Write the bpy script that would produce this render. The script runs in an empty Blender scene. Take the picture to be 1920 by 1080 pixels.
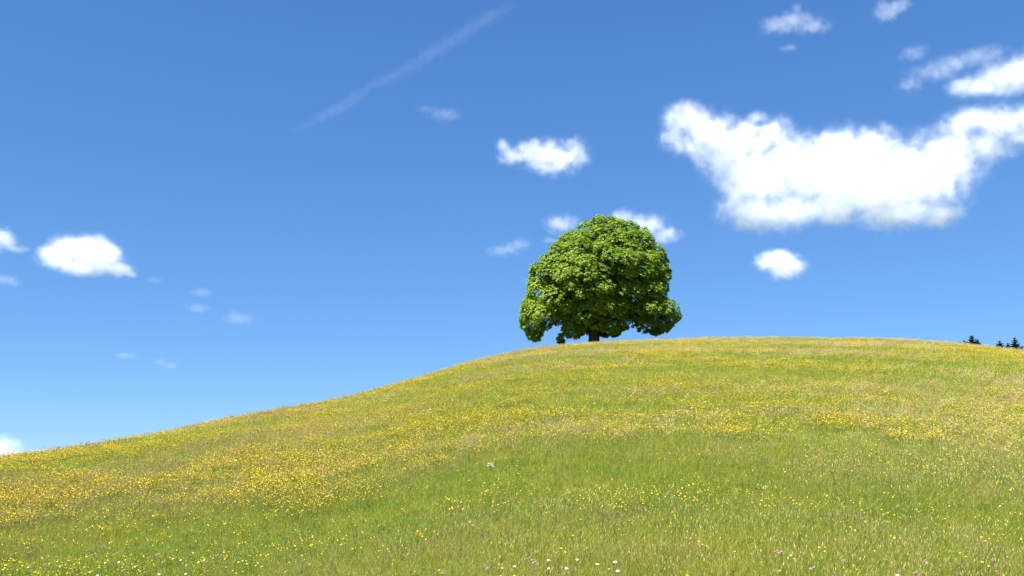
import bpy, math, random
import numpy as np
from mathutils import Vector, Matrix

# ------------------------------------------------------------------ camera, sky, sun, exposure
FPX = 1768.0                       # focal length in photograph pixels (1920 wide)
PITCH = math.radians(11.5)
EYE = 3.0                          # the photographer stands on a bank above the foot of the meadow
SUN_EL, SUN_AZ = math.radians(56), math.radians(-142)    # azimuth from +Y (view), negative = left
SKY = 0.0625
sc = bpy.context.scene
cam_d = bpy.data.cameras.new('camera'); cam = bpy.data.objects.new('camera', cam_d)
sc.collection.objects.link(cam)
cam_d.sensor_width = 36.0; cam_d.lens = 36.0 * FPX / 1920.0
cam_d.clip_start = 0.1; cam_d.clip_end = 30000
cam.location = (0, 0, EYE); cam.rotation_euler = (math.pi / 2 + PITCH, 0, 0)
sc.camera = cam

world = bpy.data.worlds.new('World'); sc.world = world; world.use_nodes = True
wn = world.node_tree.nodes; wl = world.node_tree.links; wn.clear()
wo = wn.new('ShaderNodeOutputWorld'); wb = wn.new('ShaderNodeBackground'); ws = wn.new('ShaderNodeTexSky')
ws.sky_type = 'NISHITA'; ws.sun_disc = False
ws.sun_elevation = SUN_EL; ws.sun_rotation = SUN_AZ
ws.altitude = 0; ws.air_density = 0.7; ws.dust_density = 0.1; ws.ozone_density = 5.0
wsep = wn.new('ShaderNodeSeparateColor'); wcmb = wn.new('ShaderNodeCombineColor'); wl.new(ws.outputs[0], wsep.inputs[0])
for k, (g, m) in enumerate(((0.85, 0.54), (0.70, 0.945), (0.55, 1.665))):              # the phone's tone curve and blue cast, over the whole sky alike
    wp = wn.new('ShaderNodeMath'); wp.operation = 'POWER'; wl.new(wsep.outputs[k], wp.inputs[0]); wp.inputs[1].default_value = g
    wm = wn.new('ShaderNodeMath'); wm.operation = 'MULTIPLY'; wl.new(wp.outputs[0], wm.inputs[0]); wm.inputs[1].default_value = m
    wl.new(wm.outputs[0], wcmb.inputs[k])
wl.new(wcmb.outputs[0], wb.inputs['Color'])
wb.inputs['Strength'].default_value = SKY
wl.new(wb.outputs[0], wo.inputs[0])

SUN_DIR = Vector((math.sin(SUN_AZ) * math.cos(SUN_EL), math.cos(SUN_AZ) * math.cos(SUN_EL), math.sin(SUN_EL)))
sun_d = bpy.data.lights.new('sun', 'SUN'); sun_d.energy = 5.0; sun_d.angle = math.radians(0.53); sun_d.color = (1.0, 0.975, 0.93)
sun = bpy.data.objects.new('sun', sun_d); sc.collection.objects.link(sun)
sun.rotation_euler = SUN_DIR.to_track_quat('Z', 'Y').to_euler(); sun.location = SUN_DIR * 300

vs = sc.view_settings
vs.view_transform = 'Standard'; vs.look = 'None'; vs.exposure = 1.8; vs.gamma = 1.0; vs.use_curve_mapping = False
cy = sc.cycles
cy.max_bounces = 10; cy.diffuse_bounces = 4; cy.transmission_bounces = 4; cy.transparent_max_bounces = 16
cy.volume_bounces = 5; cy.volume_step_rate = 1.5; cy.volume_max_steps = 512
cy.use_denoising = True

rng = np.random.default_rng(11)
random.seed(11)
COL = sc.collection

# ------------------------------------------------------------------ helpers
def link(o, parent=None):
    COL.objects.link(o)
    if parent is not None: o.parent = parent
    return o

def tag(o, label=None, cat=None, group=None, kind=None):
    if label: o['label'] = label
    if cat: o['category'] = cat
    if group: o['group'] = group
    if kind: o['kind'] = kind
    return o

def mesh_np(name, verts, faces, mats, mat_idx=None, attr=None, smooth=False):
    """verts (n,3); faces (m,k) equal-size int array or list of arrays"""
    me = bpy.data.meshes.new(name)
    verts = np.asarray(verts, dtype=np.float32)
    if not isinstance(faces, list): faces = [faces]
    faces = [np.asarray(f, dtype=np.int32) for f in faces if len(f)]
    nl = sum(f.size for f in faces); npoly = sum(len(f) for f in faces)
    me.vertices.add(len(verts)); me.vertices.foreach_set('co', verts.ravel())
    me.loops.add(nl); me.loops.foreach_set('vertex_index', np.concatenate([f.ravel() for f in faces]))
    me.polygons.add(npoly)
    tot = np.concatenate([np.full(len(f), f.shape[1], np.int32) for f in faces])
    st = np.concatenate([[0], np.cumsum(tot)[:-1]]).astype(np.int32)
    me.polygons.foreach_set('loop_start', st)
    if mat_idx is not None: me.polygons.foreach_set('material_index', np.asarray(mat_idx, np.int32))
    me.polygons.foreach_set('use_smooth', np.full(npoly, bool(smooth)))
    for m in (mats if isinstance(mats, (list, tuple)) else [mats]): me.materials.append(m)
    if attr is not None:
        for k, v in attr.items():
            a = me.attributes.new(k, 'FLOAT', 'POINT'); a.data.foreach_set('value', np.asarray(v, np.float32))
    me.update(calc_edges=True); me.validate()
    return me

def hash2(ix, iy, seed):
    h = (ix.astype(np.int64) * 374761393 + iy.astype(np.int64) * 668265263 + seed * 1442695041) & 0xffffffff
    h = ((h ^ (h >> 13)) * 1274126177) & 0xffffffff
    return ((h ^ (h >> 16)) & 0xffff) / 65535.0

def vnoise(x, y, seed=0):
    x = np.asarray(x, float); y = np.asarray(y, float)
    ix, iy = np.floor(x), np.floor(y); fx, fy = x - ix, y - iy
    fx = fx * fx * (3 - 2 * fx); fy = fy * fy * (3 - 2 * fy)
    ix = ix.astype(np.int64); iy = iy.astype(np.int64)
    a, b = hash2(ix, iy, seed), hash2(ix + 1, iy, seed)
    c, d = hash2(ix, iy + 1, seed), hash2(ix + 1, iy + 1, seed)
    return (a * (1 - fx) + b * fx) * (1 - fy) + (c * (1 - fx) + d * fx) * fy

def fbm(x, y, seed=0, octv=4, gain=0.5):
    s, a, n = 0.0, 1.0, 0.0
    for k in range(octv):
        s = s + a * vnoise(x * 2 ** k + 17.3 * k, y * 2 ** k - 9.1 * k, seed + k); n += a; a *= gain
    return s / n

def ray(u, v):
    a, b = (u - 960.0) / FPX, (540.0 - v) / FPX
    return np.array([a, math.cos(PITCH) - b * math.sin(PITCH), math.sin(PITCH) + b * math.cos(PITCH)])

# ------------------------------------------------------------------ the hill as a height field
SIL = [(0, 860), (100, 849), (200, 833), (300, 814), (400, 794), (500, 776), (600, 757), (660, 743), (720, 728), (790, 708), (850, 690),
       (900, 676), (950, 664), (1000, 656), (1050, 649), (1100, 645), (1150, 642), (1220, 639), (1300, 636.5), (1400, 635), (1500, 634.5),
       (1600, 635), (1680, 637.5), (1740, 641), (1800, 646), (1860, 652), (1920, 660)]
_ph, _te = [], []
for u, v in SIL:
    d = ray(u, v); _ph.append(math.degrees(math.atan2(d[0], d[1]))); _te.append(d[2] / math.hypot(d[0], d[1]))
_ph = [-180, -120, -80, -55, -40] + _ph + [40, 55, 80, 120, 180]
_te = [-.03, -.035, -.03, -.018, -.004] + _te + [.098, .06, .02, -.02, -.03]
PHG = np.linspace(-180, 180, 3601)
TEG = np.interp(PHG, _ph, _te)
DG = np.interp(PHG, [-180, -80, -45, -28.5, -15, 0, 8, 20, 28.5, 45, 80, 180], [70, 60, 58, 62, 80, 100, 106, 112, 116, 110, 80, 70])
kern = np.exp(-0.5 * (np.arange(-40, 41) / 8.0) ** 2); kern /= kern.sum()
kern2 = np.exp(-0.5 * (np.arange(-120, 121) / 40.0) ** 2); kern2 /= kern2.sum()
TEG = np.convolve(np.pad(TEG, 40, mode='wrap'), kern, 'valid')
DG = np.convolve(np.pad(DG, 120, mode='wrap'), kern2, 'valid')
GRASS_RISE = 0.33
CC = 0.06

def ground(x, y):
    x = np.asarray(x, float); y = np.asarray(y, float)
    r = np.hypot(x, y); ph = np.degrees(np.arctan2(x, y))
    D = np.interp(ph, PHG, DG); te = np.interp(ph, PHG, TEG) - GRASS_RISE / D
    t = r / D
    near = EYE + r * te - (1 - t) ** 2 * (EYE + CC * D * t)
    s = np.maximum(r - D, 0)
    far = EYE + D * te + te * s - 0.0065 * s * s / (1 + s / 55.0)
    z = np.where(t <= 1, near, far)
    z = -16 + np.where(z + 16 > 30, z + 16, 4 * np.log1p(np.exp(np.clip((z + 16) / 4, -40, 40))))
    z = z + (fbm(x * 0.11, y * 0.11, 3, 3) - 0.5) * 0.35 * np.clip(r / 12, 0, 1) * np.clip(1 - (r - 400) / 400, 0, 1)
    return z

def hit(u, v, h=0.0):
    """where the sight line through a photograph pixel meets the meadow at height h above the soil"""
    d = ray(u, v); d = d / math.hypot(d[0], d[1])
    r = np.linspace(3, 160, 4000)
    gap = EYE + r * d[2] - ground(r * d[0], r * d[1]) - h
    k = np.argmax(gap < 0)
    rr = r[k] if gap[k] < 0 else r[-1]
    return np.array([rr * d[0], rr * d[1], float(ground(rr * d[0], rr * d[1]))])

# ------------------------------------------------------------------ materials
def new_mat(name):
    m = bpy.data.materials.new(name); m.use_nodes = True
    nt = m.node_tree; nt.nodes.clear()
    return m, nt.nodes, nt.links

def N(nodes, typ, **kw):
    n = nodes.new(typ)
    for k, v in kw.items():
        if k in ('operation', 'blend_type', 'data_type', 'attribute_name', 'attribute_type', 'noise_dimensions', 'interpolation_type', 'clamp', 'use_clamp', 'mode', 'transform_type', 'domain', 'feature'):
            setattr(n, k, v)
        else:
            n.inputs[k].default_value = v
    return n

def ramp(nodes, links, src, stops):
    r = nodes.new('ShaderNodeValToRGB'); e = r.color_ramp.elements
    while len(e) < len(stops): e.new(0.5)
    for el, (p, c) in zip(e, stops):
        el.position = p; el.color = (*c, 1) if len(c) == 3 else c
    links.new(src, r.inputs[0])
    return r.outputs[0]

def mixc(nodes, links, fac, a, b, blend='MIX'):
    m = nodes.new('ShaderNodeMix'); m.data_type = 'RGBA'; m.blend_type = blend
    for s, val in ((m.inputs[0], fac), (m.inputs[6], a), (m.inputs[7], b)):
        if hasattr(val, 'is_linked'): links.new(val, s)
        else: s.default_value = val if isinstance(val, (int, float)) else (*val[:3], 1)
    return m.outputs[2]

def leafy(nodes, links, col, trans_col=None, trans=0.35, rough=0.55, spec=0.35):
    p = N(nodes, 'ShaderNodeBsdfPrincipled', Roughness=rough); p.inputs['Specular IOR Level'].default_value = spec
    links.new(col, p.inputs['Base Color'])
    t = nodes.new('ShaderNodeBsdfTranslucent'); links.new(trans_col or col, t.inputs['Color'])
    mx = N(nodes, 'ShaderNodeMixShader', Fac=trans); links.new(p.outputs[0], mx.inputs[1]); links.new(t.outputs[0], mx.inputs[2])
    o = nodes.new('ShaderNodeOutputMaterial'); links.new(mx.outputs[0], o.inputs[0])

def meadow_colour(nodes, links, straw=0.0):
    """species patches of the meadow, from world position"""
    g = nodes.new('ShaderNodeNewGeometry')
    mp = nodes.new('ShaderNodeMapping'); mp.inputs['Scale'].default_value = (0.6, 1.0, 0.0); links.new(g.outputs['Position'], mp.inputs[0])
    n1 = N(nodes, 'ShaderNodeTexNoise', Scale=0.13, Detail=4.0, Roughness=0.6); links.new(mp.outputs[0], n1.inputs['Vector'])
    n2 = N(nodes, 'ShaderNodeTexNoise', Scale=0.9, Detail=3.0, Roughness=0.6); links.new(mp.outputs[0], n2.inputs['Vector'])
    a = ramp(nodes, links, n1.outputs[0], [(0.34, (0.170, 0.230, 0.026)), (0.46, (0.205, 0.245, 0.026)), (0.56, (0.240, 0.260, 0.026)), (0.68, (0.275, 0.240, 0.050))])
    b = ramp(nodes, links, n2.outputs[0], [(0.35, (0.160, 0.235, 0.026)), (0.5, (0.215, 0.255, 0.026)), (0.66, (0.285, 0.270, 0.050))])
    return mixc(nodes, links, 0.45, a, b)

def mat_grass(name, extra=None, fac=0.0, trans=0.5):
    m, n, l = new_mat(name)
    c = meadow_colour(n, l)
    oi = n.new('ShaderNodeObjectInfo')
    v = ramp(n, l, oi.outputs['Random'], [(0.0, (0.74, 0.84, 0.68)), (0.35, (1.0, 1.04, 0.95)), (0.7, (1.15, 1.1, 1.0)), (1.0, (1.5, 1.28, 1.35))])
    c = mixc(n, l, 1.0, c, v, 'MULTIPLY')
    if extra: c = mixc(n, l, fac, c, extra)
    leafy(n, l, c, trans=trans)
    return m

def mat_plain(name, col, var=0.25, trans=0.3, rough=0.55, spec=0.3):
    m, n, l = new_mat(name)
    oi = n.new('ShaderNodeObjectInfo')
    c = ramp(n, l, oi.outputs['Random'], [(0.0, tuple(x * (1 - var) for x in col)), (1.0, tuple(min(.95, x * (1 + var)) for x in col))])
    leafy(n, l, c, trans=trans, rough=rough, spec=spec)
    return m

def mat_ground():
    m, n, l = new_mat('meadow_soil')
    c = meadow_colour(n, l)
    g = n.new('ShaderNodeNewGeometry')
    n3 = N(n, 'ShaderNodeTexNoise', Scale=6.0, Detail=6.0, Roughness=0.7); l.new(g.outputs['Position'], n3.inputs['Vector'])
    d = ramp(n, l, n3.outputs[0], [(0.3, (0.45, 0.5, 0.45)), (0.7, (1.0, 1.0, 1.0))])
    c = mixc(n, l, 1.0, c, d, 'MULTIPLY')
    # farther off: mixed woods, fields and villages of the valley
    ln = n.new('ShaderNodeVectorMath'); ln.operation = 'LENGTH'; l.new(g.outputs['Position'], ln.inputs[0])
    mr = n.new('ShaderNodeMapRange'); l.new(ln.outputs['Value'], mr.inputs['Value']); mr.inputs['From Min'].default_value = 180; mr.inputs['From Max'].default_value = 420
    n4 = N(n, 'ShaderNodeTexNoise', Scale=0.006, Detail=3.0); l.new(g.outputs['Position'], n4.inputs['Vector'])
    far = ramp(n, l, n4.outputs[0], [(0.42, (0.035, 0.05, 0.03)), (0.5, (0.09, 0.11, 0.05)), (0.62, (0.17, 0.15, 0.10))])
    c = mixc(n, l, mr.outputs[0], c, far)
    p = N(n, 'ShaderNodeBsdfPrincipled', Roughness=0.95); p.inputs['Specular IOR Level'].default_value = 0.05; l.new(c, p.inputs['Base Color'])
    o = n.new('ShaderNodeOutputMaterial'); l.new(p.outputs[0], o.inputs[0])
    return m

M_GROUND = mat_ground()
M_GRASS = mat_grass('meadow_grass')
M_STEM = mat_grass('grass_stem', (0.24, 0.21, 0.07), 0.45)
M_SEED = mat_plain('seed_head', (0.38, 0.25, 0.15), 0.3)
M_SEED_PALE = mat_plain('seed_head_pale', (0.40, 0.38, 0.12), 0.25)
M_BROAD = mat_plain('broad_leaf', (0.085, 0.155, 0.02), 0.3)
M_YEL = mat_plain('buttercup_petal', (0.84, 0.58, 0.012), 0.16, trans=0.3, rough=0.35, spec=0.5)
M_YELDK = mat_plain('buttercup_centre', (0.75, 0.45, 0.01), 0.1)
M_PINK = mat_plain('pink_petal', (0.46, 0.20, 0.30), 0.25)
M_WHITE = mat_plain('white_petal', (0.82, 0.82, 0.78), 0.05)
M_GREENSTEM = mat_plain('flower_stem', (0.11, 0.16, 0.03), 0.2)

# ------------------------------------------------------------------ ground sheet
ph = np.radians(np.concatenate([np.arange(-180, -44, 2.0), np.arange(-44, 44, 0.3), np.arange(44, 180, 2.0)]))
rr = np.concatenate([[0.4], 0.4 * 1.028 ** np.arange(1, 360)])
rr = rr[rr < 6500]
PH, RR = np.meshgrid(ph, rr)
gx, gy = RR * np.sin(PH), RR * np.cos(PH)
gz = ground(gx, gy)
nph, nr = len(ph), len(rr)
idx = np.arange(nph * nr).reshape(nr, nph)
nxt = np.roll(idx, -1, axis=1)
quads = np.stack([idx[:-1], nxt[:-1], nxt[1:], idx[1:]], -1).reshape(-1, 4)[:, ::-1]
cap = np.stack([np.full(nph, nph * nr), nxt[0], idx[0]], -1)[:, ::-1]
gv = np.concatenate([np.stack([gx, gy, gz], -1).reshape(-1, 3), [[0, 0, 0]]])
me = mesh_np('hill_ground', gv, [quads, cap], M_GROUND, smooth=True)
hill = tag(link(bpy.data.objects.new('hill_ground', me)), kind='structure')

# ------------------------------------------------------------------ meadow plant prototypes (unlinked, instanced over the hill)
def blade_set(n, spread, h0, h1, w, lean, segs=3, seed=0, bias=(0.10, 0.0)):
    """curved tapering grass blades: returns verts, quads"""
    r = np.random.default_rng(seed)
    V, F = [], []
    for k in range(n):
        a = r.uniform(0, 2 * math.pi); rad = spread * math.sqrt(r.uniform())
        b = np.array([math.cos(a) * rad, math.sin(a) * rad, -0.03])
        h = r.uniform(h0, h1); th = r.uniform(0, 2 * math.pi); ln = lean * r.uniform(0.3, 1.3)
        d = np.array([math.cos(th) * ln + bias[0], math.sin(th) * ln + bias[1], 0.0]) * h
        fa = r.uniform(0, 2 * math.pi); side = np.array([math.cos(fa), math.sin(fa), 0]) * w * r.uniform(0.7, 1.3) / 2
        base = len(V)
        for s in range(segs + 1):
            t = s / segs
            c = b + np.array([0, 0, 1]) * h * (t - 0.18 * t * t) + d * t * t
            ww = (1 - t) ** 0.6 if s < segs else 0.08
            V += [c - side * ww, c + side * ww]
        for s in range(segs):
            i = base + 2 * s; F.append((i, i + 1, i + 3, i + 2))
    return V, F

def proto(name, V, F, mats, mi=None):
    me = mesh_np(name, V, [np.array([f for f in F if len(f) == 3]).reshape(-1, 3), np.array([f for f in F if len(f) == 4]).reshape(-1, 4)] if any(len(f) == 3 for f in F) else np.array(F), mats, mi)
    return bpy.data.objects.new(name, me)

def stem_tube(V, F, p0, p1, w, bend=(0, 0, 0)):
    """three-sided stalk in two segments"""
    base = len(V); p0, p1 = np.array(p0, float), np.array(p1, float); mid = (p0 + p1) / 2 + np.array(bend)
    for c, ww in ((p0, w), (mid, w * .85), (p1, w * .6)):
        for k in range(3):
            a = k * 2.0944; V.append(c + np.array([math.cos(a), math.sin(a), 0]) * ww)
    for s in range(2):
        for k in range(3):
            i = base + 3 * s; F.append((i + k, i + (k + 1) % 3, i + 3 + (k + 1) % 3, i + 3 + k))

def seed_tuft(name, n, spread, h0, h1, seed, headlen, headw, stemw, mat):
    r = np.random.default_rng(seed); V, F, MI = [], [], []
    for k in range(n):
        a = r.uniform(0, 6.283); rad = spread * math.sqrt(r.uniform())
        p0 = np.array([math.cos(a) * rad, math.sin(a) * rad, -0.03]); h = r.uniform(h0, h1)
        ln = np.array([r.normal(0.07, 0.1), r.normal(0, 0.1), 0]) * h
        p1 = p0 + ln + [0, 0, h]; f0 = len(F)
        side = np.array([math.cos(a * 3), math.sin(a * 3), 0]) * stemw
        b = len(V); V += [p0 - side, p0 + side, p1 + side * .6, p1 - side * .6]; F.append((b, b + 1, b + 2, b + 3)); MI.append(0)
        up = ln / h + np.array([r.normal(.1, .12), r.normal(0, .12), 1]); up /= np.linalg.norm(up)
        L = headlen * r.uniform(.7, 1.3)
        for q in range(2):
            sd = np.array([math.cos(a + q * 1.57), math.sin(a + q * 1.57), 0]) * headw * r.uniform(.7, 1.2)
            b = len(V); V += [p1 - up * L * .15, p1 + sd + up * L * .35, p1 + up * L, p1 - sd + up * L * .4]; F.append((b, b + 1, b + 2, b + 3)); MI.append(1)
    return proto(name, V, F, [M_STEM, mat], MI)

def leaf_tuft(name, n, seed):
    r = np.random.default_rng(seed); V, F = [], []
    for k in range(n):
        a = r.uniform(0, 6.283); rad = .14 * math.sqrt(r.uniform())
        c = np.array([math.cos(a) * rad, math.sin(a) * rad, r.uniform(.08, .24)])
        a2 = r.uniform(0, 6.283); L = r.uniform(.03, .06); W = L * .55
        d = np.array([math.cos(a2), math.sin(a2), r.uniform(-.3, .5)]); s = np.array([-math.sin(a2), math.cos(a2), 0])
        b = len(V); V += [c, c + d * L * .5 + s * W * .5, c + d * L, c + d * L * .5 - s * W * .5]; F.append((b, b + 1, b + 2, b + 3))
    return proto(name, V, F, M_BROAD)

def petal_cup(V, F, MI, c, axis, R, seed, npet=5, mi=1, mi_c=2, cup=0.45):
    r = random.Random(seed)
    ax = Vector(axis).normalized(); t = ax.orthogonal().normalized(); bt = ax.cross(t); c = Vector(c)
    for k in range(npet):
        a = 6.2832 * k / npet + r.uniform(-.1, .1); d = t * math.cos(a) + bt * math.sin(a); s = ax.cross(d)
        w = R * 3.4 / npet
        b = len(V)
        V += [np.array(c), np.array(c + d * R * .62 + s * w * .5 + ax * R * cup * .5), np.array(c + d * R + ax * R * cup), np.array(c + d * R * .62 - s * w * .5 + ax * R * cup * .5)]
        F.append((b, b + 1, b + 2, b + 3)); MI.append(mi)
    b = len(V)
    for k in range(4):
        a = 1.5708 * k; V.append(np.array(c + (t * math.cos(a) + bt * math.sin(a)) * R * .3 + ax * R * .22))
    F.append((b, b + 1, b + 2, b + 3)); MI.append(mi_c)

def buttercup_proto(name, n, spread, h0, h1, R, seed):
    r = np.random.default_rng(seed); V, F, MI = [], [], []
    for k in range(n):
        a = r.uniform(0, 6.283); rad = spread * math.sqrt(r.uniform()); h = r.uniform(h0, h1)
        p1 = np.array([math.cos(a) * rad + .04 * h, math.sin(a) * rad, h]); p0 = p1 * [.5, .5, 0]
        n0 = len(F); stem_tube(V, F, p0, p1, .0022, (r.normal(0, .015), r.normal(0, .015), 0)); MI += [0] * (len(F) - n0)
        petal_cup(V, F, MI, p1, (r.normal(-.15, .35), r.normal(-.35, .35), 1), R * r.uniform(.6, 1.3), int(r.integers(1e6)))
    return proto(name, V, F, [M_GREENSTEM, M_YEL, M_YELDK], MI)

near_protos = [proto('grass_tuft', *blade_set(34, .13, .16, .42, .0055, .5, seed=s), M_GRASS) for s in (1, 2, 3)]
near_seed = [seed_tuft('seed_grass', 8, .16, .34, .56, 5, .035, .0045, .0014, M_SEED), seed_tuft('seed_grass', 8, .16, .34, .54, 6, .034, .0045, .0014, M_SEED_PALE)]
near_broad = [leaf_tuft('clover', 34, 7)]
mid_protos = [proto('grass_tuft', *blade_set(40, .22, .16, .42, .009, .5, segs=2, seed=s), M_GRASS) for s in (11, 12, 13)]
mid_seed = [seed_tuft('seed_grass', 16, .25, .34, .54, 15, .04, .007, .002, M_SEED), seed_tuft('seed_grass', 12, .25, .34, .54, 16, .04, .007, .002, M_SEED_PALE)]
far_protos = [proto('grass_tuft', *blade_set(48, .42, .16, .42, .022, .5, segs=2, seed=s), M_GRASS) for s in (21, 22, 23)]
far_seed = [seed_tuft('seed_grass', 20, .45, .32, .50, 25, .06, .014, .004, M_SEED), seed_tuft('seed_grass', 20, .45, .32, .50, 26, .06, .014, .004, M_SEED_PALE)]
bc_near = [buttercup_proto('buttercup', 2, .10, .30, .46, .0125, s) for s in (31, 32)]
bc_mid = [buttercup_proto('buttercup', 6, .24, .30, .46, .0135, s) for s in (41, 42)]
bc_far = [buttercup_proto('buttercup', 14, .45, .30, .46, .0165, s) for s in (51, 52)]

def scatter(name, label, protos, pts, rotz, scale):
    """one object: prototypes instanced on the points of the hill"""
    me = bpy.data.meshes.new(name); me.vertices.add(len(pts)); me.vertices.foreach_set('co', np.asarray(pts, np.float32).ravel())
    for k, v in (('rz', rotz), ('sc', scale)):
        a = me.attributes.new(k, 'FLOAT', 'POINT'); a.data.foreach_set('value', np.asarray(v, np.float32))
    a = me.attributes.new('pick', 'INT', 'POINT'); a.data.foreach_set('value', rng.integers(0, len(protos), len(pts)).astype(np.int32))
    o = tag(link(bpy.data.objects.new(name, me)), label=label, kind='stuff')
    ng = bpy.data.node_groups.new(name, 'GeometryNodeTree')
    ng.interface.new_socket('Geometry', in_out='INPUT', socket_type='NodeSocketGeometry'); ng.interface.new_socket('Geometry', in_out='OUTPUT', socket_type='NodeSocketGeometry')
    n, l = ng.nodes, ng.links
    gi, go = n.new('NodeGroupInput'), n.new('NodeGroupOutput')
    gg = n.new('GeometryNodeGeometryToInstance')
    for p in reversed(protos):
        oi = n.new('GeometryNodeObjectInfo'); oi.inputs['Object'].default_value = p; oi.inputs['As Instance'].default_value = True
        l.new(oi.outputs['Geometry'], gg.inputs[0])
    ip = n.new('GeometryNodeInstanceOnPoints'); l.new(gi.outputs[0], ip.inputs['Points'])
    if len(protos) == 1:
        l.new(oi.outputs['Geometry'], ip.inputs['Instance'])
    else:
        jn = n.new('GeometryNodeJoinGeometry')
        for x in list(n):
            if x.type == 'OBJECT_INFO': l.new(x.outputs['Geometry'], jn.inputs[0])
        l.new(jn.outputs[0], ip.inputs['Instance']); ip.inputs['Pick Instance'].default_value = True
        pk = n.new('GeometryNodeInputNamedAttribute'); pk.data_type = 'INT'; pk.inputs[0].default_value = 'pick'; l.new(pk.outputs[0], ip.inputs['Instance Index'])
    n.remove(gg)
    ar = n.new('GeometryNodeInputNamedAttribute'); ar.data_type = 'FLOAT'; ar.inputs[0].default_value = 'rz'
    cx = n.new('ShaderNodeCombineXYZ'); l.new(ar.outputs[0], cx.inputs[2]); l.new(cx.outputs[0], ip.inputs['Rotation'])
    asx = n.new('GeometryNodeInputNamedAttribute'); asx.data_type = 'FLOAT'; asx.inputs[0].default_value = 'sc'; l.new(asx.outputs[0], ip.inputs['Scale'])
    l.new(ip.outputs[0], go.inputs[0])
    o.modifiers.new('scatter', 'NODES').node_group = ng
    return o

def fan(r0, r1, dens, half=37.0, past=1.16):
    """random points on the hill between two distances, not far over its brow"""
    n = int(math.radians(2 * half) * 0.5 * (r1 * r1 - r0 * r0) * dens)
    r = np.sqrt(rng.uniform(r0 * r0, r1 * r1, n)); p = rng.uniform(-half, half, n)
    D = np.interp(p, PHG, DG); keep = r < D * past
    r, p = r[keep], np.radians(p[keep]); return np.stack([r * np.sin(p), r * np.cos(p)], -1)

def put(xy):
    return np.concatenate([xy, ground(xy[:, 0], xy[:, 1])[:, None]], 1)

def sown(name, label, protos, xy, s0=.75, s1=1.25, keep=None, turn=0.9):
    if keep is not None: xy = xy[rng.uniform(0, 1, len(xy)) < keep(xy)]
    return scatter(name, label, protos, put(xy), rng.uniform(-turn, turn, len(xy)), rng.uniform(s0, s1, len(xy)))

def tall(xy):      # where the tall seeding grasses stand
    t = (fbm(xy[:, 0] * .10 + 5, xy[:, 1] * .16, 71, 3) - .44) * 4.0
    for (u, v, su, sv) in ((1500, 990, 120, 12), (1720, 1020, 200, 22), (960, 985, 120, 14), (90, 965, 140, 16), (1880, 1060, 200, 30), (1250, 1050, 200, 20)):
        c, a, b = hit(u, v, .35), hit(u + su, v, .35), hit(u, v - sv, .35)
        t = t + 1.2 * np.exp(-((xy[:, 0] - c[0]) / max(abs(a[0] - c[0]), .5)) ** 2 - ((xy[:, 1] - c[1]) / max(abs(b[1] - c[1]), .5)) ** 2)
    return np.clip(t, .04, 1)

R1, R2, R3 = 24.0, 52.0, 136.0
sown('meadow_grass', 'short green meadow grass in front of the hill', near_protos, fan(6.0, R1, 105))
sown('meadow_grass', 'green meadow grass over the middle of the hill', mid_protos, fan(R1, R2, 30))
sown('meadow_grass', 'pale green meadow grass towards the top of the hill', far_protos, fan(R2, R3, 11))
sown('seed_grass', 'tan seed heads of tall grass in the near meadow', near_seed, fan(6.0, R1, 26), keep=tall)
sown('seed_grass', 'tan seed heads of tall grass over the middle of the hill', mid_seed, fan(R1, R2, 10), keep=tall)
sown('seed_grass', 'tan seed heads of tall grass towards the top of the hill', far_seed, fan(R2, R3, 3.0), keep=tall)
sown('clover', 'low broad clover leaves between the near grass', near_broad, fan(6.0, R1, 14), keep=lambda xy: np.clip((fbm(xy[:, 0] * .3, xy[:, 1] * .3, 77, 3) - .42) * 6, 0, 1))

# buttercups: drifts, stronger where the photograph shows the yellow bands
DRIFTS = [(430, 895, 150, 40, 1.0), (560, 905, 120, 35, .9), (250, 925, 200, 30, .8), (620, 945, 120, 25, .7), (330, 880, 120, 20, .6), (100, 915, 120, 25, .6),
          (840, 800, 120, 26, .9), (970, 775, 110, 22, .7), (740, 820, 120, 22, .6), (1390, 797, 70, 14, .9), (1170, 790, 110, 20, .6), (1400, 682, 90, 10, .7),
          (1210, 660, 60, 8, .7), (1620, 965, 130, 14, .9), (1830, 970, 120, 16, 1.0), (1890, 765, 70, 14, .7), (1600, 690, 120, 10, .5), (1160, 945, 60, 10, .6), (920, 945, 120, 22, .6),
          (1700, 830, 180, 24, .5), (1490, 740, 160, 20, .45), (1040, 720, 120, 18, .5), (520, 800, 200, 14, .5), (1090, 850, 160, 16, -.3), (1350, 880, 140, 20, -.3), (1680, 925, 200, 16, -.6),
          (1060, 910, 100, 16, -.3), (960, 1005, 1100, 30, -.12), (960, 1080, 1200, 50, -.6)]
_DR = [(hit(u, v, .35), hit(u + su, v, .35), hit(u, v - sv, .35), w) for u, v, su, sv, w in DRIFTS]
def yellow(xy):
    x, y = xy[:, 0], xy[:, 1]
    d = np.clip((fbm(x * .13, y * .2, 91, 4) - .42) * 3.0, 0, 1) * .60 + .11
    for c, a, b, w in _DR:
        sx = max(abs(a[0] - c[0]), .5); sy = max(abs(b[1] - c[1]), .5)
        d = d + .60 * w * np.exp(-((x - c[0]) / sx) ** 2 - ((y - c[1]) / sy) ** 2)
    return np.clip(d, .015, 1) * np.clip((fbm(x * .5, y * .75, 97, 4) - .36) * 4.6, .05, 1.8)
sown('buttercups', 'yellow buttercups scattered through the near grass', bc_near, fan(15.0, R1, 150), keep=yellow, turn=3.1)
sown('buttercups', 'yellow buttercup drifts over the middle of the hill', bc_mid, fan(R1, R2, 60), keep=yellow, turn=3.1)
sown('buttercups', 'yellow buttercup drifts towards the top of the hill', bc_far, fan(R2, R3, 18), keep=yellow, turn=3.1)

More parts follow.
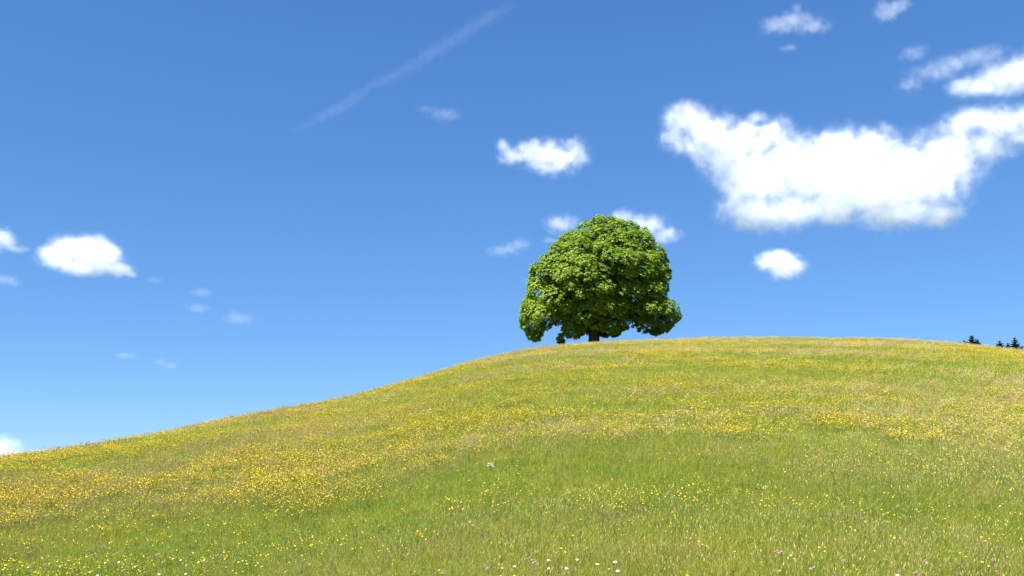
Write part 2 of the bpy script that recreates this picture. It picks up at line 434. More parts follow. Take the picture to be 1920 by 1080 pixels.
# ------------------------------------------------------------------ the lone tree
def unproject(u, v, y):
    d = ray(u, v); return np.array([d[0] * y / d[1], y, EYE + d[2] * y / d[1]])
_bd = ray(1113, 643); _bd /= math.hypot(_bd[0], _bd[1])
TD = float(np.interp(math.degrees(math.atan2(_bd[0], _bd[1])), PHG, DG)) + 10.0
TX, TY = _bd[0] * TD, _bd[1] * TD
TZ = float(ground(TX, TY))
Z2S = 1389 / 360.0
def tree_xz(zu, zv):
    zv = 972 - (972 - zv) * .965
    p = unproject(940 + zu / Z2S, 390 + zv / Z2S, TY); return p[0] - TX, p[2] - TZ
OUT = [(690, 62), (770, 65), (860, 85), (960, 115), (1040, 160), (1080, 220), (1130, 290), (1190, 350), (1220, 430), (1215, 500), (1190, 560), (1195, 640), (1245, 690),
       (1250, 740), (1290, 800), (1255, 850), (1210, 890), (1130, 915), (1060, 895), (1000, 880), (955, 830), (905, 775), (880, 825), (925, 880), (860, 915), (800, 940), (740, 915), (690, 900), (620, 905),
       (570, 910), (570, 945), (490, 945), (440, 985), (390, 970), (405, 905), (455, 820), (385, 832), (310, 880), (300, 960), (270, 975), (190, 930), (170, 880), (125, 840),
       (130, 760), (140, 680), (180, 630), (180, 560), (200, 440), (240, 370), (320, 340), (360, 270), (460, 160), (580, 100)]
POLY = np.array([tree_xz(*p) for p in OUT])

def inside_dist(x, z):
    """signed distance into the outline"""
    P, Q = POLY, np.roll(POLY, -1, 0)
    x = np.atleast_1d(x); z = np.atleast_1d(z)
    ab = Q - P
    t = np.clip(((x[:, None] - P[:, 0]) * ab[:, 0] + (z[:, None] - P[:, 1]) * ab[:, 1]) / (ab ** 2).sum(1), 0, 1)
    dx = x[:, None] - (P[:, 0] + t * ab[:, 0]); dz = z[:, None] - (P[:, 1] + t * ab[:, 1])
    d = np.sqrt(dx ** 2 + dz ** 2).min(1)
    cr = ((P[:, 1] > z[:, None]) != (Q[:, 1] > z[:, None])) & (x[:, None] < ab[:, 0] * (z[:, None] - P[:, 1]) / np.where(ab[:, 1] == 0, 1e-9, ab[:, 1]) + P[:, 0])
    return np.where(cr.sum(1) % 2 == 1, d, -d)

tr = np.random.default_rng(5)
lobes = []                                         # (centre, radius)
def try_lobes(n, rmin, rmax, depth, sep):
    got = 0
    for _ in range(n * 60):
        if got >= n: break
        x = tr.uniform(POLY[:, 0].min(), POLY[:, 0].max()); z = tr.uniform(POLY[:, 1].min(), POLY[:, 1].max())
        d = inside_dist(x, z)[0]; R = tr.uniform(rmin, rmax)
        if d < R * .80: 
            if d < .2: continue
            R = max(d / .85, .32)
        W = 1.05 * math.sqrt(max(min(d, 6.6) * (2 * 7.6 - min(d, 6.6)), 0.1))
        if z < 4.2: W *= .55 + .45 * z / 4.2
        y = depth(W, R)
        c = np.array([x, y, z])
        if any(np.linalg.norm(c - q) < sep * (R + s) for q, s in lobes): continue
        lobes.append((c, R)); got += 1
try_lobes(95, 1.0, 1.75, lambda W, R: -max(W - R * .7, 0) * tr.uniform(.86, 1.0), .60)
try_lobes(110, .55, .95, lambda W, R: tr.uniform(-1, .4) * max(W - R * .6, 0), .56)
try_lobes(90, 1.0, 1.8, lambda W, R: max(W - R * .7, 0) * tr.uniform(.8, 1.0), .55)
try_lobes(90, .9, 1.7, lambda W, R: tr.uniform(-.6, .7) * W, .55)

for zu, zv, R in ((425, 968, .32), (432, 925, .4), (470, 895, .5), (520, 918, .42), (480, 935, .3), (555, 930, .3), (262, 950, .3), (232, 915, .42), (280, 905, .35), (195, 890, .4), (550, 880, .8), (1150, 880, .7), (1090, 870, .6), (820, 905, .6), (890, 880, .45)):
    x, z = tree_xz(zu, zv); lobes.append((np.array([x, tr.uniform(-2.5, .5), z]), R))
# rosettes of leaves on the outer side of every bough
RC, RN, RT = [], [], []
cen = np.array([0.1, 0, 6.0])
for c, R in lobes:
    n = int(84 * R * R + 30)
    v = tr.normal(size=(n * 2, 3)); v /= np.linalg.norm(v, axis=1)[:, None]
    out = c - cen; out /= max(np.linalg.norm(out), .1)
    w = v @ (out * .8 + np.array([0, 0, .6]))
    v = v[w > -.35][:n]
    sq = np.array([1.05, 1.05, .82])
    P = c + v * sq * R * tr.uniform(.66, 1.08, (len(v), 1))
    ok = inside_dist(P[:, 0], P[:, 2]) > .06
    ok &= (P[:, 2] > 3.4) | (tr.uniform(0, 1, len(P)) < .72)        # the skirt is thinner
    P, v = P[ok], v[ok]
    nn = v * .75 + out * .25 + np.array([0, 0, .75]); nn /= np.linalg.norm(nn, axis=1)[:, None]
    RC.append(P); RN.append(nn); RT.append(np.full(len(P), tr.uniform(0, 1)) * .5 + tr.uniform(0, .5, len(P)))
RC, RN, RT = np.concatenate(RC), np.concatenate(RN), np.concatenate(RT)
NL = 8
nr_ = len(RC)
ax = RN[:, None, :]
tmp = np.where(np.abs(RN[:, 2:3]) < .9, [[0, 0, 1.0]], [[1.0, 0, 0]])
tt = np.cross(RN, tmp); tt /= np.linalg.norm(tt, axis=1)[:, None]; bb = np.cross(RN, tt)
ang = tr.uniform(0, 6.283, (nr_, 1)) + np.arange(NL) * (6.283 / NL) + tr.normal(0, .25, (nr_, NL))
dr = tt[:, None] * np.cos(ang)[..., None] + bb[:, None] * np.sin(ang)[..., None]
droop = tr.uniform(-.15, .75, (nr_, NL, 1))
dd = dr - ax * droop; dd /= np.linalg.norm(dd, axis=2)[..., None]
sd = np.cross(dd, ax + tr.normal(0, .35, (nr_, NL, 3))); sd /= np.linalg.norm(sd, axis=2)[..., None]
nrm = np.cross(sd, dd)
L = tr.uniform(.115, .20, (nr_, NL, 1)) * tr.uniform(.75, 1.35, (nr_, 1, 1)); Wd = L * tr.uniform(.38, .52, (nr_, NL, 1))
o = RC[:, None, :] + dr * .05
v0 = o; v1 = o + dd * L * .55 + sd * Wd; v2 = o + dd * L - ax * L * .12; v3 = o + dd * L * .55 - sd * Wd; v4 = o + dd * L * .55 - nrm * L * .10
VV = np.stack([v0, v1, v2, v3, v4], 2).reshape(-1, 3)
b = (np.arange(nr_ * NL) * 5)[:, None]
FF = np.concatenate([b + [[0, 1, 4]], b + [[1, 2, 4]], b + [[2, 3, 4]], b + [[3, 0, 4]]])
tint = np.repeat(RT, NL * 5) * .8 + np.repeat(tr.uniform(0, .2, nr_ * NL), 5)

m, n_, l_ = new_mat('tree_leaf')
at = N(n_, 'ShaderNodeAttribute', attribute_name='tint')
col = ramp(n_, l_, at.outputs['Fac'], [(0.05, (0.060, 0.115, 0.006)), (0.45, (0.120, 0.195, 0.009)), (0.8, (0.195, 0.262, 0.014)), (1.0, (0.270, 0.265, 0.025))])
tcol = mixc(n_, l_, 1.0, col, (1.5, 1.7, .8), 'MULTIPLY')
leafy(n_, l_, col, tcol, trans=0.30, rough=0.48, spec=0.32)
M_LEAF = m
m, n_, l_ = new_mat('tree_bark')
g = n_.new('ShaderNodeNewGeometry'); ns = N(n_, 'ShaderNodeTexNoise', Scale=5.0, Detail=6.0, Roughness=.7); l_.new(g.outputs['Position'], ns.inputs['Vector'])
c = ramp(n_, l_, ns.outputs[0], [(.3, (.022, .018, .014)), (.7, (.075, .06, .045))])
p = N(n_, 'ShaderNodeBsdfPrincipled', Roughness=.9); l_.new(c, p.inputs['Base Color'])
bp = N(n_, 'ShaderNodeBump', Strength=.6, Distance=.05); l_.new(ns.outputs[0], bp.inputs['Height']); l_.new(bp.outputs[0], p.inputs['Normal'])
oo = n_.new('ShaderNodeOutputMaterial'); l_.new(p.outputs[0], oo.inputs[0]); M_BARK = m

tree = tag(link(bpy.data.objects.new('broadleaf_tree', None)), 'large round leafy green tree standing alone on the brow of the hill', 'tree')
tree.location = (TX, TY, TZ); tree.empty_display_size = .5

def tube(path, radii, sides=10, rough=0.0, seed=0):
    r = np.random.default_rng(seed); path = np.array(path, float); V, F = [], []
    for i, (c, R) in enumerate(zip(path, radii)):
        t = path[min(i + 1, len(path) - 1)] - path[max(i - 1, 0)]; t /= np.linalg.norm(t)
        a = np.cross(t, [0.3, 1, 0.2]); a /= np.linalg.norm(a); b_ = np.cross(t, a)
        for k in range(sides):
            th = 6.2832 * k / sides
            V.append(c + (a * math.cos(th) + b_ * math.sin(th)) * R * (1 + rough * r.normal()))
    for i in range(len(path) - 1):
        for k in range(sides):
            F.append((i * sides + k, i * sides + (k + 1) % sides, (i + 1) * sides + (k + 1) % sides, (i + 1) * sides + k))
    return V, np.array(F)

V, F = tube([(0, 0, -.6), (0, 0, .1), (.02, 0, .7), (.05, .02, 1.6), (.1, .05, 2.6), (.15, 0, 4.2), (.1, 0, 6.5), (.2, 0, 9.0), (.2, 0, 11.0)], [1.05, .86, .70, .66, .68, .52, .36, .2, .08], 14, .05, 1)
link(bpy.data.objects.new('trunk', mesh_np('trunk', V, F, M_BARK, smooth=True)), tree)
order = sorted(range(len(lobes)), key=lambda i: -lobes[i][1])[:46]
for q, i in enumerate(order):
    c, R = lobes[i]
    z0 = float(np.clip(c[2] * .45, 1.5, 7.5)); s = np.array([.1, 0, z0]); e = c * [.92, .92, 1]
    m1 = s + (e - s) * .35 + [0, 0, .9 if c[2] > 3.5 else .5]; m2 = s + (e - s) * .7 + [0, 0, .7]
    r0 = .10 + .02 * np.linalg.norm(e - s)
    V, F = tube([s, (s + m1) / 2, m1, m2, e], [r0, r0 * .85, r0 * .7, r0 * .42, .03], 7, .04, q)
    link(bpy.data.objects.new('branch', mesh_np('branch', V, F, M_BARK, smooth=True)), tree)
link(bpy.data.objects.new('crown', mesh_np('crown', VV, FF, M_LEAF, attr={'tint': tint})), tree)

# ------------------------------------------------------------------ spruce tops beyond the brow
m, n_, l_ = new_mat('spruce_needles')
oi = n_.new('ShaderNodeObjectInfo'); c = ramp(n_, l_, oi.outputs['Random'], [(0, (.012, .024, .010)), (1, (.022, .034, .016))])
leafy(n_, l_, c, trans=.1, rough=.7, spec=.2); M_SPRUCE = m

def spruce(u, v, halfwidth, drop, dist, label, seed):
    """tip at the pixel, about halfwidth px wide at drop px below the tip"""
    r = np.random.default_rng(seed)
    d = ray(u, v); d = d / math.hypot(d[0], d[1]); x, y = d[0] * dist, d[1] * dist
    top = EYE + d[2] * dist; gz0 = float(ground(x, y)); H = top - gz0
    taper = halfwidth / drop; Rmax = min(H * taper * .55, H * .24)
    o = tag(link(bpy.data.objects.new('spruce_tree', None)), label, 'tree', 'spruce tops beyond the brow of the hill'); o.location = (x, y, gz0)
    V, F = tube([(0, 0, -.4), (0, 0, H * .5), (0, 0, H * .9), (0, 0, H)], [.3, .2, .06, .02], 7)
    link(bpy.data.objects.new('trunk', mesh_np('trunk', V, F, M_BARK, smooth=True)), o)
    V, F = [], []
    z = H - .25
    while z > H * .12:
        t = H - z; R = min(t * taper, Rmax + (t - Rmax / taper) * .06 if t * taper > Rmax else 99)
        nb = int(r.integers(8, 12)); a0 = r.uniform(0, 6.28)
        for k in range(nb):
            a = a0 + 6.283 * k / nb + r.normal(0, .15); Lb = R * r.uniform(.7, 1.25) + .2
            dv = np.array([math.cos(a), math.sin(a), 0]); sv = np.array([-math.sin(a), math.cos(a), 0])
            rise = .35 if t < 2.5 else -.15
            ns_ = 3 + int(Lb * 3)
            for s in range(ns_):                              # short side sprays along the bough
                f = (s + .6) / ns_; p = dv * Lb * f + [0, 0, z + Lb * (rise * f * f - .12 * f)]
                for sg in (-1, 1):
                    ln = (.42 * (1 - f) + .16) * Lb * r.uniform(.6, 1.2); e = p + dv * ln * .6 + sv * sg * ln * .7 + [0, 0, r.uniform(-.2, .12) * ln]
                    w = ln * .34 + .07; q = dv * w; b = len(V)
                    V += [p - q * .6, p + q * .6, e + q * .3, e - q * .2, (p + e) / 2 + [0, 0, -w]]
                    F += [(b, b + 1, b + 4), (b + 1, b + 2, b + 4), (b + 2, b + 3, b + 4), (b + 3, b, b + 4)]
        z -= r.uniform(.28, .5) * (1 + t * .03)
    for k in range(9):                                        # dense inner twigs round the stem
        a, a2 = .698 * k, .698 * (k + 1); b = len(V)
        for zz in (H * .15, H - Rmax / taper * .6, H - .3):
            q = min((H - zz) * taper, Rmax) * .5
            V += [np.array([math.cos(a) * q, math.sin(a) * q, zz]), np.array([math.cos(a2) * q, math.sin(a2) * q, zz])]
        F += [(b, b + 1, b + 3), (b, b + 3, b + 2), (b + 2, b + 3, b + 5), (b + 2, b + 5, b + 4)]
    for k in range(5):                                        # leading shoot
        a = 1.256 * k; b = len(V); V += [np.array([math.cos(a) * .12, math.sin(a) * .12, H - .5]), np.array([math.cos(a + .6) * .12, math.sin(a + .6) * .12, H - .5]), np.array([0, 0, H + .1])]; F.append((b, b + 1, b + 2))
    link(bpy.data.objects.new('crown', mesh_np('crown', V, np.array(F), M_SPRUCE)), o)

for k, a in enumerate([
    (1821, 628, 10, 18, 196, 'tallest dark spruce tip of the small group nearer the lone tree'),
    (1832, 635, 5, 12, 204, 'thin grey-green spruce tip just right of the tallest in the small group'),
    (1807.5, 637, 3, 7, 210, 'tiny spruce tip left of the small dark group'),
    (1800.5, 639.5, 2, 5, 214, 'faintest spruce tip at the left end of the dark tips'),
    (1874, 638, 9, 16, 200, 'broad dark spruce tip in the middle of the row at the right edge'),
    (1889, 642, 6, 14, 206, 'low bushy spruce tip between two taller ones at the right edge'),
    (1902, 632, 9, 24, 194, 'tall narrow spruce tip near the right edge of the picture'),
    (1916, 648, 4, 10, 202, 'small pointed spruce tip at the right border of the picture')]):
    spruce(*a, seed=100 + k)

# ------------------------------------------------------------------ flowers one can pick out
def flower_meshes():
    r = np.random.default_rng(61)
    out = {}
    V, F = [], []; stem_tube(V, F, (0, 0, -.03), (.02, 0, .46), .0024, (.01, .01, 0)); stem_tube(V, F, (.008, 0, .24), (.07, .02, .42), .0018)
    for s in range(5):
        a = s * 1.3; bz = .12 + s * .03; b = len(V); d = np.array([math.cos(a), math.sin(a), .5]); sd = np.array([-math.sin(a), math.cos(a), 0])
        V += [np.array([0, 0, bz]), d * .04 + sd * .012 + [0, 0, bz], d * .075 + [0, 0, bz], d * .04 - sd * .012 + [0, 0, bz]]; F.append((b, b + 1, b + 2, b + 3))
    out['stem'] = mesh_np('buttercup_stem', V, np.array(F), M_GREENSTEM)
    for nm, c in (('b1', (.02, 0, .46)), ('b2', (.07, .02, .42))):
        V, F, MI = [], [], []; petal_cup(V, F, MI, c, (-.1, -.45, 1), .0135, 3, mi=0, mi_c=1); out[nm] = mesh_np('buttercup_blossom', V, np.array(F), [M_YEL, M_YELDK], MI)
    # pink ragged flower head: several ragged blossoms
    V, F = [], []; stem_tube(V, F, (0, 0, -.03), (.01, 0, .50), .0025, (.01, 0, 0)); stem_tube(V, F, (.006, 0, .36), (.035, .01, .47), .0015); stem_tube(V, F, (.006, 0, .38), (-.025, -.01, .485), .0015)
    out['pstem'] = mesh_np('ragged_stem', V, np.array(F), M_GREENSTEM)
    for nm, c in (('p1', (.01, 0, .50)), ('p2', (.035, .01, .47)), ('p3', (-.025, -.01, .485))):
        V, F, MI = [], [], []
        petal_cup(V, F, MI, c, (0, -.5, .9), .019, 5, npet=10, mi=0, mi_c=0, cup=.15); petal_cup(V, F, MI, c, (.1, -.4, .9), .015, 6, npet=7, mi=0, mi_c=0, cup=.5)
        out[nm] = mesh_np('ragged_blossom', V, np.array(F), M_PINK)
    V, F = [], []; stem_tube(V, F, (0, 0, -.03), (.015, 0, .48), .0025, (.01, 0, 0)); out['dstem'] = mesh_np('daisy_stem', V, np.array(F), M_GREENSTEM)
    V, F, MI = [], [], []; petal_cup(V, F, MI, (.015, 0, .48), (-.05, -.5, 1), .020, 8, npet=13, mi=0, mi_c=0, cup=.08); out['ray'] = mesh_np('daisy_petals', V, np.array(F), M_WHITE)
    V, F = [], []
    ax_ = Vector((-.05, -.5, 1)).normalized(); t = ax_.orthogonal(); bt = ax_.cross(t); c = Vector((.015, 0, .48)) + ax_ * .005
    V.append(np.array(c + ax_ * .003))
    for k in range(7): V.append(np.array(c + (t.normalized() * math.cos(k * .8976) + bt.normalized() * math.sin(k * .8976)) * .0065))
    F = [(0, 1 + k, 1 + (k + 1) % 7) for k in range(7)]; out['disc'] = mesh_np('daisy_disc', V, np.array(F), M_YELDK)
    return out
FM = flower_meshes()
def plant(name, label, cat, group, root_mesh, parts, pos, s, rz):
    o = tag(link(bpy.data.objects.new(name, root_mesh)), label, cat, group); o.location = pos; o.scale = (s, s, s); o.rotation_euler = (0, 0, rz)
    for pn, pm in parts: link(bpy.data.objects.new(pn, pm), o)
    return o

# the nearest buttercups singly
cand = fan(8.5, 15.0, 60, half=31)
cand = cand[rng.uniform(0, 1, len(cand)) < .3 * yellow(cand) + .02]
cand = cand[np.argsort(np.hypot(cand[:, 0], cand[:, 1]))][:295]
for p in put(cand):
    plant('buttercup', 'yellow buttercup flower standing in the foreground grass', 'flower', 'buttercups in the foreground grass', FM['stem'],
          [('blossom', FM['b1'])] + ([('blossom', FM['b2'])] if rng.uniform() < .5 else []), p, rng.uniform(.8, 1.15), rng.uniform(-.6, .6))

PINK = [(31, 1012), (57, 1035), (77, 1046), (84, 1060), (115, 1062), (177, 1039), (172, 1047), (250, 1060), (280, 1046), (296, 1040), (304, 1056), (407, 1042), (381, 1052), (195, 1024), (220, 1037), (232, 1070),
        (54, 1062), (107, 1046), (164, 1074), (958, 1042), (1003, 1055), (908, 1062), (915, 1066), (829, 1074), (992, 1048), (1582, 1053), (1659, 1052), (1734, 1052), (1717, 1074), (1524, 1066), (1456, 1035),
        (1464, 1037), (1862, 1050), (1867, 1074)]
ORD = ('first second third fourth fifth sixth seventh eighth ninth tenth eleventh twelfth thirteenth fourteenth fifteenth sixteenth seventeenth eighteenth nineteenth twentieth twenty-first twenty-second '
       'twenty-third twenty-fourth twenty-fifth twenty-sixth twenty-seventh twenty-eighth twenty-ninth thirtieth thirty-first thirty-second thirty-third thirty-fourth').split()
for k, (u, v) in enumerate(sorted(PINK)):
    s = rng.uniform(.7, .95); pz = hit(u, v, .49 * s)
    parts = [('blossom', FM['p1'])] + [('blossom', FM[k]) for k in ('p2', 'p3') if rng.uniform() < .6]
    plant('ragged_pink_flower', ORD[k] + ' ragged pink flower counted from the left edge, in the foreground grass', 'flower', 'pink flowers in the foreground grass', FM['pstem'], parts, pz, s, rng.uniform(-.5, .5))
DAISY = [(51, 1064), (360, 1037), (322, 1048), (337, 1051), (221, 1054), (251, 1063), (296, 1077), (181, 1079), (196, 1055), (346, 1076), (1026, 1051), (1080, 1050), (962, 1063), (1026, 1067), (1060, 1067),
         (1150, 1054), (1118, 1059), (1155, 1072), (1680, 1079)]
for k, (u, v) in enumerate(sorted(DAISY)):
    s = rng.uniform(.9, 1.1); pz = hit(u, v, .48 * s)
    plant('white_daisy', ORD[k] + ' white daisy counted from the left edge, in the foreground grass', 'flower', 'white daisies in the foreground grass', FM['dstem'], [('petals', FM['ray']), ('disc', FM['disc'])], pz, s, rng.uniform(-.5, .5))

# the white umbellifer in mid slope
pz = hit(920, 864, .6)
V, F = [], []; stem_tube(V, F, (0, 0, -.03), (0, 0, .55), .004)
tips = [(0, 0, .62), (.05, .01, .60), (-.05, .0, .61), (.03, -.03, .57), (-.035, .03, .575), (.07, 0, .54), (-.07, .01, .56), (.01, .03, .585)]
for t in tips: stem_tube(V, F, (0, 0, .48), t, .002)
umb = tag(link(bpy.data.objects.new('white_umbellifer', mesh_np('umbellifer_stem', V, np.array(F), M_GREENSTEM))), 'lone white umbel flower standing in the green mid slope', 'flower')
umb.location = pz; umb.scale = (.85, .85, .9)
for t in tips:
    V, F, MI = [], [], []
    for k in range(12):
        a = k * 2.4; q = .022 * math.sqrt(k / 12); petal_cup(V, F, MI, (t[0] + q * math.cos(a), t[1] + q * math.sin(a), t[2] - q * .4), (0, -.4, 1), .006, k, mi=0, mi_c=0, cup=.1)
    link(bpy.data.objects.new('umbel', mesh_np('umbel', V, np.array(F), M_WHITE)), umb)

# ------------------------------------------------------------------ clouds: fog of water droplets in the air, each its own body
m, n_, l_ = new_mat('cloud_vapour')
pv = n_.new('ShaderNodeVolumePrincipled'); pv.inputs['Color'].default_value = (1, 1, 1, 1); pv.inputs['Density'].default_value = 1.0; pv.inputs['Anisotropy'].default_value = 0.15
oo = n_.new('ShaderNodeOutputMaterial'); l_.new(pv.outputs[0], oo.inputs['Volume']); M_CLOUD = m

def cloud(label, blobs, dist, seed, vox=1.9, dens=.024, soft=.9, thr=-.05, amp=1.35, fscale=1.0, name='cloud', depthk=.9, cat='cloud'):
    """blobs: (u, v, ru, rv) ellipses in photograph pixels, given depth; the body is their union eaten into by turbulence"""
    s = dist / FPX
    B = np.array(blobs, float); uc, vc = (B[:, 0].min() + B[:, 0].max()) / 2, (B[:, 1].min() + B[:, 1].max()) / 2
    d = ray(uc, vc); C = np.array([0, 0, EYE]) + d * dist
    az = math.atan2(d[0], d[1])
    X = np.array([math.cos(az), -math.sin(az), 0]); Yv = np.array([math.sin(az), math.cos(az), 0])
    r = np.random.default_rng(seed)
    Cs, Rs = [], []
    for u, v, ru, rv in B:
        p = np.array([0, 0, EYE]) + ray(u, v) * dist - C
        lx = p @ X; lz = p[2]; jy = r.uniform(-.4, .4) * min(ru, rv) * s; ly = p @ Yv + jy
        # stay on the sight line while shifting in depth
        Cs.append((lx, ly, lz + jy * d[2] / math.hypot(d[0], d[1]))); Rs.append((ru * s * 1.25, min(max(ru, rv) * .8, rv * 2.0) * s * depthk * 1.25, rv * s * 1.25))
    Cs, Rs = np.array(Cs), np.array(Rs)
    pad = 1.2
    lo, hi = (Cs - Rs * pad).min(0), (Cs + Rs * pad).max(0)
    size = hi - lo; vs_ = vox * s * 1920 / 1024.0
    res = np.clip(np.ceil(size / vs_), 8, 520).astype(int)
    ng = bpy.data.node_groups.new(name, 'GeometryNodeTree')
    ng.interface.new_socket('Geometry', in_out='INPUT', socket_type='NodeSocketGeometry'); ng.interface.new_socket('Geometry', in_out='OUTPUT', socket_type='NodeSocketGeometry')
    n, l = ng.nodes, ng.links; go = n.new('NodeGroupOutput')
    pos = n.new('GeometryNodeInputPosition').outputs[0]
    # turbulence warps the body
    unit = float(np.median(Rs[:, 2]))
    off = n.new('ShaderNodeVectorMath'); off.operation = 'ADD'; l.new(pos, off.inputs[0]); off.inputs[1].default_value = tuple(r.uniform(-900, 900, 3))
    wn_ = n.new('ShaderNodeTexNoise'); wn_.inputs['Scale'].default_value = .55 / unit * fscale; wn_.inputs['Detail'].default_value = 2.0; l.new(off.outputs[0], wn_.inputs['Vector'])
    sub = n.new('ShaderNodeVectorMath'); sub.operation = 'SUBTRACT'; l.new(wn_.outputs['Color'], sub.inputs[0]); sub.inputs[1].default_value = (.5, .5, .5)
    scl = n.new('ShaderNodeVectorMath'); scl.operation = 'SCALE'; l.new(sub.outputs[0], scl.inputs[0]); scl.inputs['Scale'].default_value = unit * .55
    wp = n.new('ShaderNodeVectorMath'); wp.operation = 'ADD'; l.new(pos, wp.inputs[0]); l.new(scl.outputs[0], wp.inputs[1])
    F_ = None
    for c, R in zip(Cs, Rs):
        a = n.new('ShaderNodeVectorMath'); a.operation = 'SUBTRACT'; l.new(wp.outputs[0], a.inputs[0]); a.inputs[1].default_value = tuple(c)
        b_ = n.new('ShaderNodeVectorMath'); b_.operation = 'DIVIDE'; l.new(a.outputs[0], b_.inputs[0]); b_.inputs[1].default_value = tuple(R)
        q = n.new('ShaderNodeVectorMath'); q.operation = 'LENGTH'; l.new(b_.outputs[0], q.inputs[0])
        f = n.new('ShaderNodeMath'); f.operation = 'SUBTRACT'; f.inputs[0].default_value = 1.0; l.new(q.outputs['Value'], f.inputs[1])
        if F_ is None: F_ = f.outputs[0]
        else:
            mx = n.new('ShaderNodeMath'); mx.operation = 'SMOOTH_MAX'; mx.inputs[2].default_value = .22; l.new(F_, mx.inputs[0]); l.new(f.outputs[0], mx.inputs[1]); F_ = mx.outputs[0]
    n1 = n.new('ShaderNodeTexNoise'); n1.inputs['Scale'].default_value = 1.4 / unit * fscale; n1.inputs['Detail'].default_value = 7.0; n1.inputs['Roughness'].default_value = .64; n1.inputs['Distortion'].default_value = .25; l.new(off.outputs[0], n1.inputs['Vector'])
    ma = n.new('ShaderNodeMath'); ma.operation = 'MULTIPLY_ADD'; l.new(n1.outputs[0], ma.inputs[0]); ma.inputs[1].default_value = amp * 2; ma.inputs[2].default_value = -amp
    ad = n.new('ShaderNodeMath'); ad.operation = 'ADD'; l.new(F_, ad.inputs[0]); l.new(ma.outputs[0], ad.inputs[1])
    # nothing outside the hull
    mr = n.new('ShaderNodeMapRange'); mr.interpolation_type = 'SMOOTHSTEP'; l.new(ad.outputs[0], mr.inputs['Value'])
    mr.inputs['From Min'].default_value = .20 + thr; mr.inputs['From Max'].default_value = .20 + thr + soft; mr.inputs['To Min'].default_value = 0; mr.inputs['To Max'].default_value = dens * (600.0 / dist) * 5
    hull = n.new('ShaderNodeMapRange'); hull.interpolation_type = 'SMOOTHSTEP'; l.new(F_, hull.inputs['Value']); hull.inputs['From Min'].default_value = -.12; hull.inputs['From Max'].default_value = .5
    veil = n.new('ShaderNodeMapRange'); veil.interpolation_type = 'SMOOTHSTEP'; l.new(ad.outputs[0], veil.inputs['Value'])      # thin outer veil
    veil.inputs['From Min'].default_value = -.25 + thr; veil.inputs['From Max'].default_value = .6 + thr; veil.inputs['To Max'].default_value = .05 * dens * (600.0 / dist) * 5
    va = n.new('ShaderNodeMath'); va.operation = 'ADD'; l.new(mr.outputs[0], va.inputs[0]); l.new(veil.outputs[0], va.inputs[1])
    mu = n.new('ShaderNodeMath'); mu.operation = 'MULTIPLY'; l.new(va.outputs[0], mu.inputs[0]); l.new(hull.outputs[0], mu.inputs[1])
    vc_ = n.new('GeometryNodeVolumeCube'); l.new(mu.outputs[0], vc_.inputs['Density'])
    vc_.inputs['Min'].default_value = tuple(lo); vc_.inputs['Max'].default_value = tuple(hi)
    for k, ax_ in enumerate('XYZ'): vc_.inputs['Resolution ' + ax_].default_value = int(res[k])
    sm = n.new('GeometryNodeSetMaterial'); sm.inputs['Material'].default_value = M_CLOUD; l.new(vc_.outputs[0], sm.inputs[0]); l.new(sm.outputs[0], go.inputs[0])
    me = bpy.data.volumes.new(name); me.materials.append(M_CLOUD)
    o = tag(link(bpy.data.objects.new(name, me)), label, cat, 'fair weather clouds'); o.location = C; o.rotation_euler = (0, 0, -az)
    o.modifiers.new('vapour', 'NODES').node_group = ng
    return o

cloud('largest bright white cloud, long and sagging, above the brow at the right', [
    (1292, 224, 54, 34), (1264, 262, 32, 36), (1330, 258, 70, 46), (1395, 262, 70, 42), (1424, 218, 22, 18), (1450, 250, 50, 34), (1410, 320, 80, 48), (1480, 310, 90, 62), (1560, 320, 110, 76), (1570, 258, 40, 22), (1640, 268, 55, 34),
    (1650, 340, 120, 78), (1740, 330, 86, 80), (1790, 280, 60, 66), (1825, 228, 56, 36), (1840, 275, 60, 50), (1880, 240, 56, 46), (1940, 240, 50, 46), (1395, 345, 56, 40), (1430, 345, 70, 50), (1350, 302, 52, 40), (1400, 388, 64, 36), (1450, 400, 90, 34), (1560, 385, 110, 36), (1690, 402, 90, 32), (1760, 405, 50, 28)], 2600, 1, vox=1.35, dens=.020, soft=1.15, thr=-.06, amp=1.4, fscale=1.15)
cloud('small white cloud floating alone above the lone tree', [(948, 275, 18, 20), (965, 290, 36, 20), (1000, 290, 46, 24), (1040, 296, 54, 34), (1080, 284, 30, 32), (1010, 280, 40, 22), (1020, 314, 46, 14)], 2600, 2, dens=.014, soft=.9)
cloud('white cloud half hidden behind the top right of the lone tree', [(1168, 410, 34, 20), (1205, 425, 50, 26), (1245, 440, 36, 18)], 2800, 3, dens=.012, soft=.9)
cloud('faint white puff showing at the left of the tree top', [(1052, 420, 36, 22), (1030, 450, 16, 8)], 2800, 4, dens=.009, soft=.9)
cloud('thin wisp of cloud low at the left of the lone tree', [(945, 470, 36, 14), (972, 458, 30, 16), (985, 525, 10, 8)], 2800, 5, dens=.004, soft=.9)
cloud('small round white puff right of the lone tree under the big cloud', [(1448, 488, 32, 20), (1475, 500, 34, 26), (1462, 482, 24, 14)], 2800, 6, dens=.030, soft=.9, thr=-.2)
cloud('small ragged cloud at the top edge above the big cloud', [(1455, 48, 34, 18), (1490, 40, 40, 20), (1525, 50, 36, 16), (1480, 90, 24, 6), (1495, 18, 14, 12)], 2400, 7, dens=.006, soft=.9)
cloud('small cloud cut by the top edge of the picture', [(1662, 20, 26, 22), (1685, 10, 24, 18)], 2400, 8, dens=.007, soft=.9)
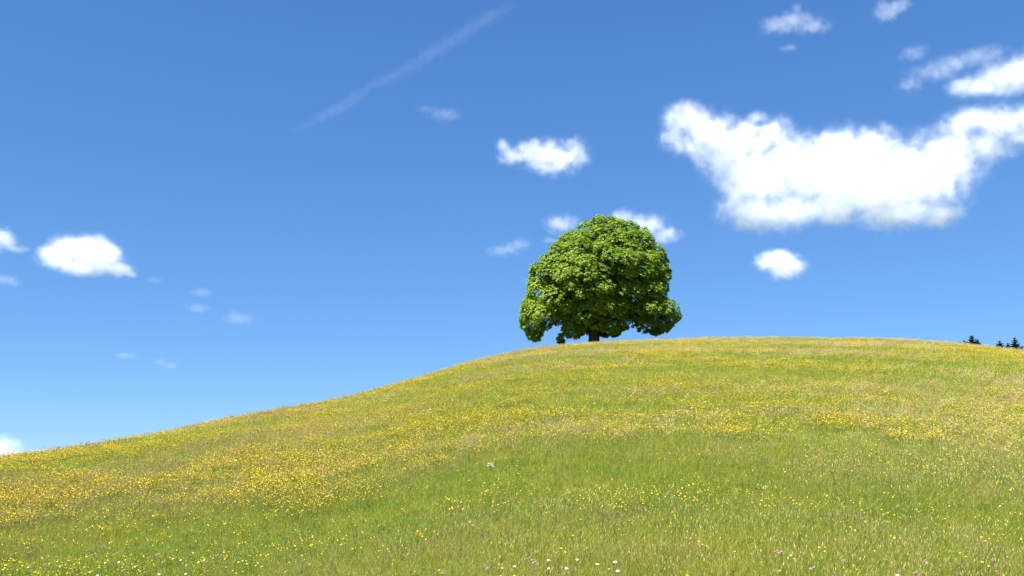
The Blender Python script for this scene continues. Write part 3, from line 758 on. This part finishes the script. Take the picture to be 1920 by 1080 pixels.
cloud('broken cloud at the upper right edge of the picture', [(1880, 150, 70, 34), (1820, 165, 46, 20), (1910, 140, 60, 34), (1940, 120, 50, 40)], 2500, 9, dens=.011, soft=.9)
cloud('thin streaky cloud left of the broken one at the upper right', [(1705, 155, 26, 24), (1760, 130, 60, 20), (1830, 105, 70, 18), (1715, 100, 30, 16)], 2500, 10, dens=.004, soft=.9)
cloud('white cloud with a flat base at the left side of the sky', [(105, 482, 38, 26), (130, 465, 40, 28), (165, 468, 50, 32), (195, 484, 40, 28), (222, 505, 30, 16), (160, 500, 76, 18), (240, 514, 18, 7)], 3000, 11, dens=.020, soft=.7, amp=.75)
cloud('small white cloud cut by the left edge of the picture', [(5, 450, 32, 24), (30, 466, 22, 10), (-30, 450, 40, 30)], 3000, 12, dens=.012, soft=.8)
cloud('faint cloud scrap at the left edge under the flat based cloud', [(12, 525, 30, 12), (-20, 520, 30, 14)], 3000, 13, dens=.005, soft=.9)
cloud('white cloud peeping over the hill at the lower left', [(8, 846, 44, 24), (-40, 840, 60, 34), (30, 858, 34, 14)], 3400, 14, dens=.012, soft=.8)
cloud('pair of faint cloud scraps low over the left slope', [(376, 548, 22, 11), (372, 578, 26, 10), (290, 525, 16, 9)], 3000, 15, dens=.0035, soft=.9)
cloud('faint streak of cloud right of the pair of scraps', [(448, 598, 32, 13), (440, 582, 10, 10)], 3000, 16, dens=.0035, soft=.9)
cloud('tiny cloud streak low over the left slope', [(300, 678, 14, 7), (318, 686, 18, 7), (235, 667, 26, 7)], 3200, 17, dens=.0045, soft=.9)
cloud('faint short wisp right of the long vapour trail', [(835, 215, 36, 14), (800, 205, 24, 8)], 2800, 18, dens=.0025, soft=.9)
tx = np.linspace(556, 960, 44)
trail = [(x, float(np.interp(x, [556, 640, 700, 760, 820, 870, 920, 960], [245, 200, 162, 130, 95, 63, 32, 8])), 22, float(np.interp(x, [556, 640, 760, 850, 960], [4, 10, 14, 19, 5]))) for x in tx]
cloud('long faded vapour trail slanting up across the upper sky', trail, 3000, 19, dens=.0015, soft=1.2, amp=.9, thr=-.1, name='vapour_trail', fscale=.28)
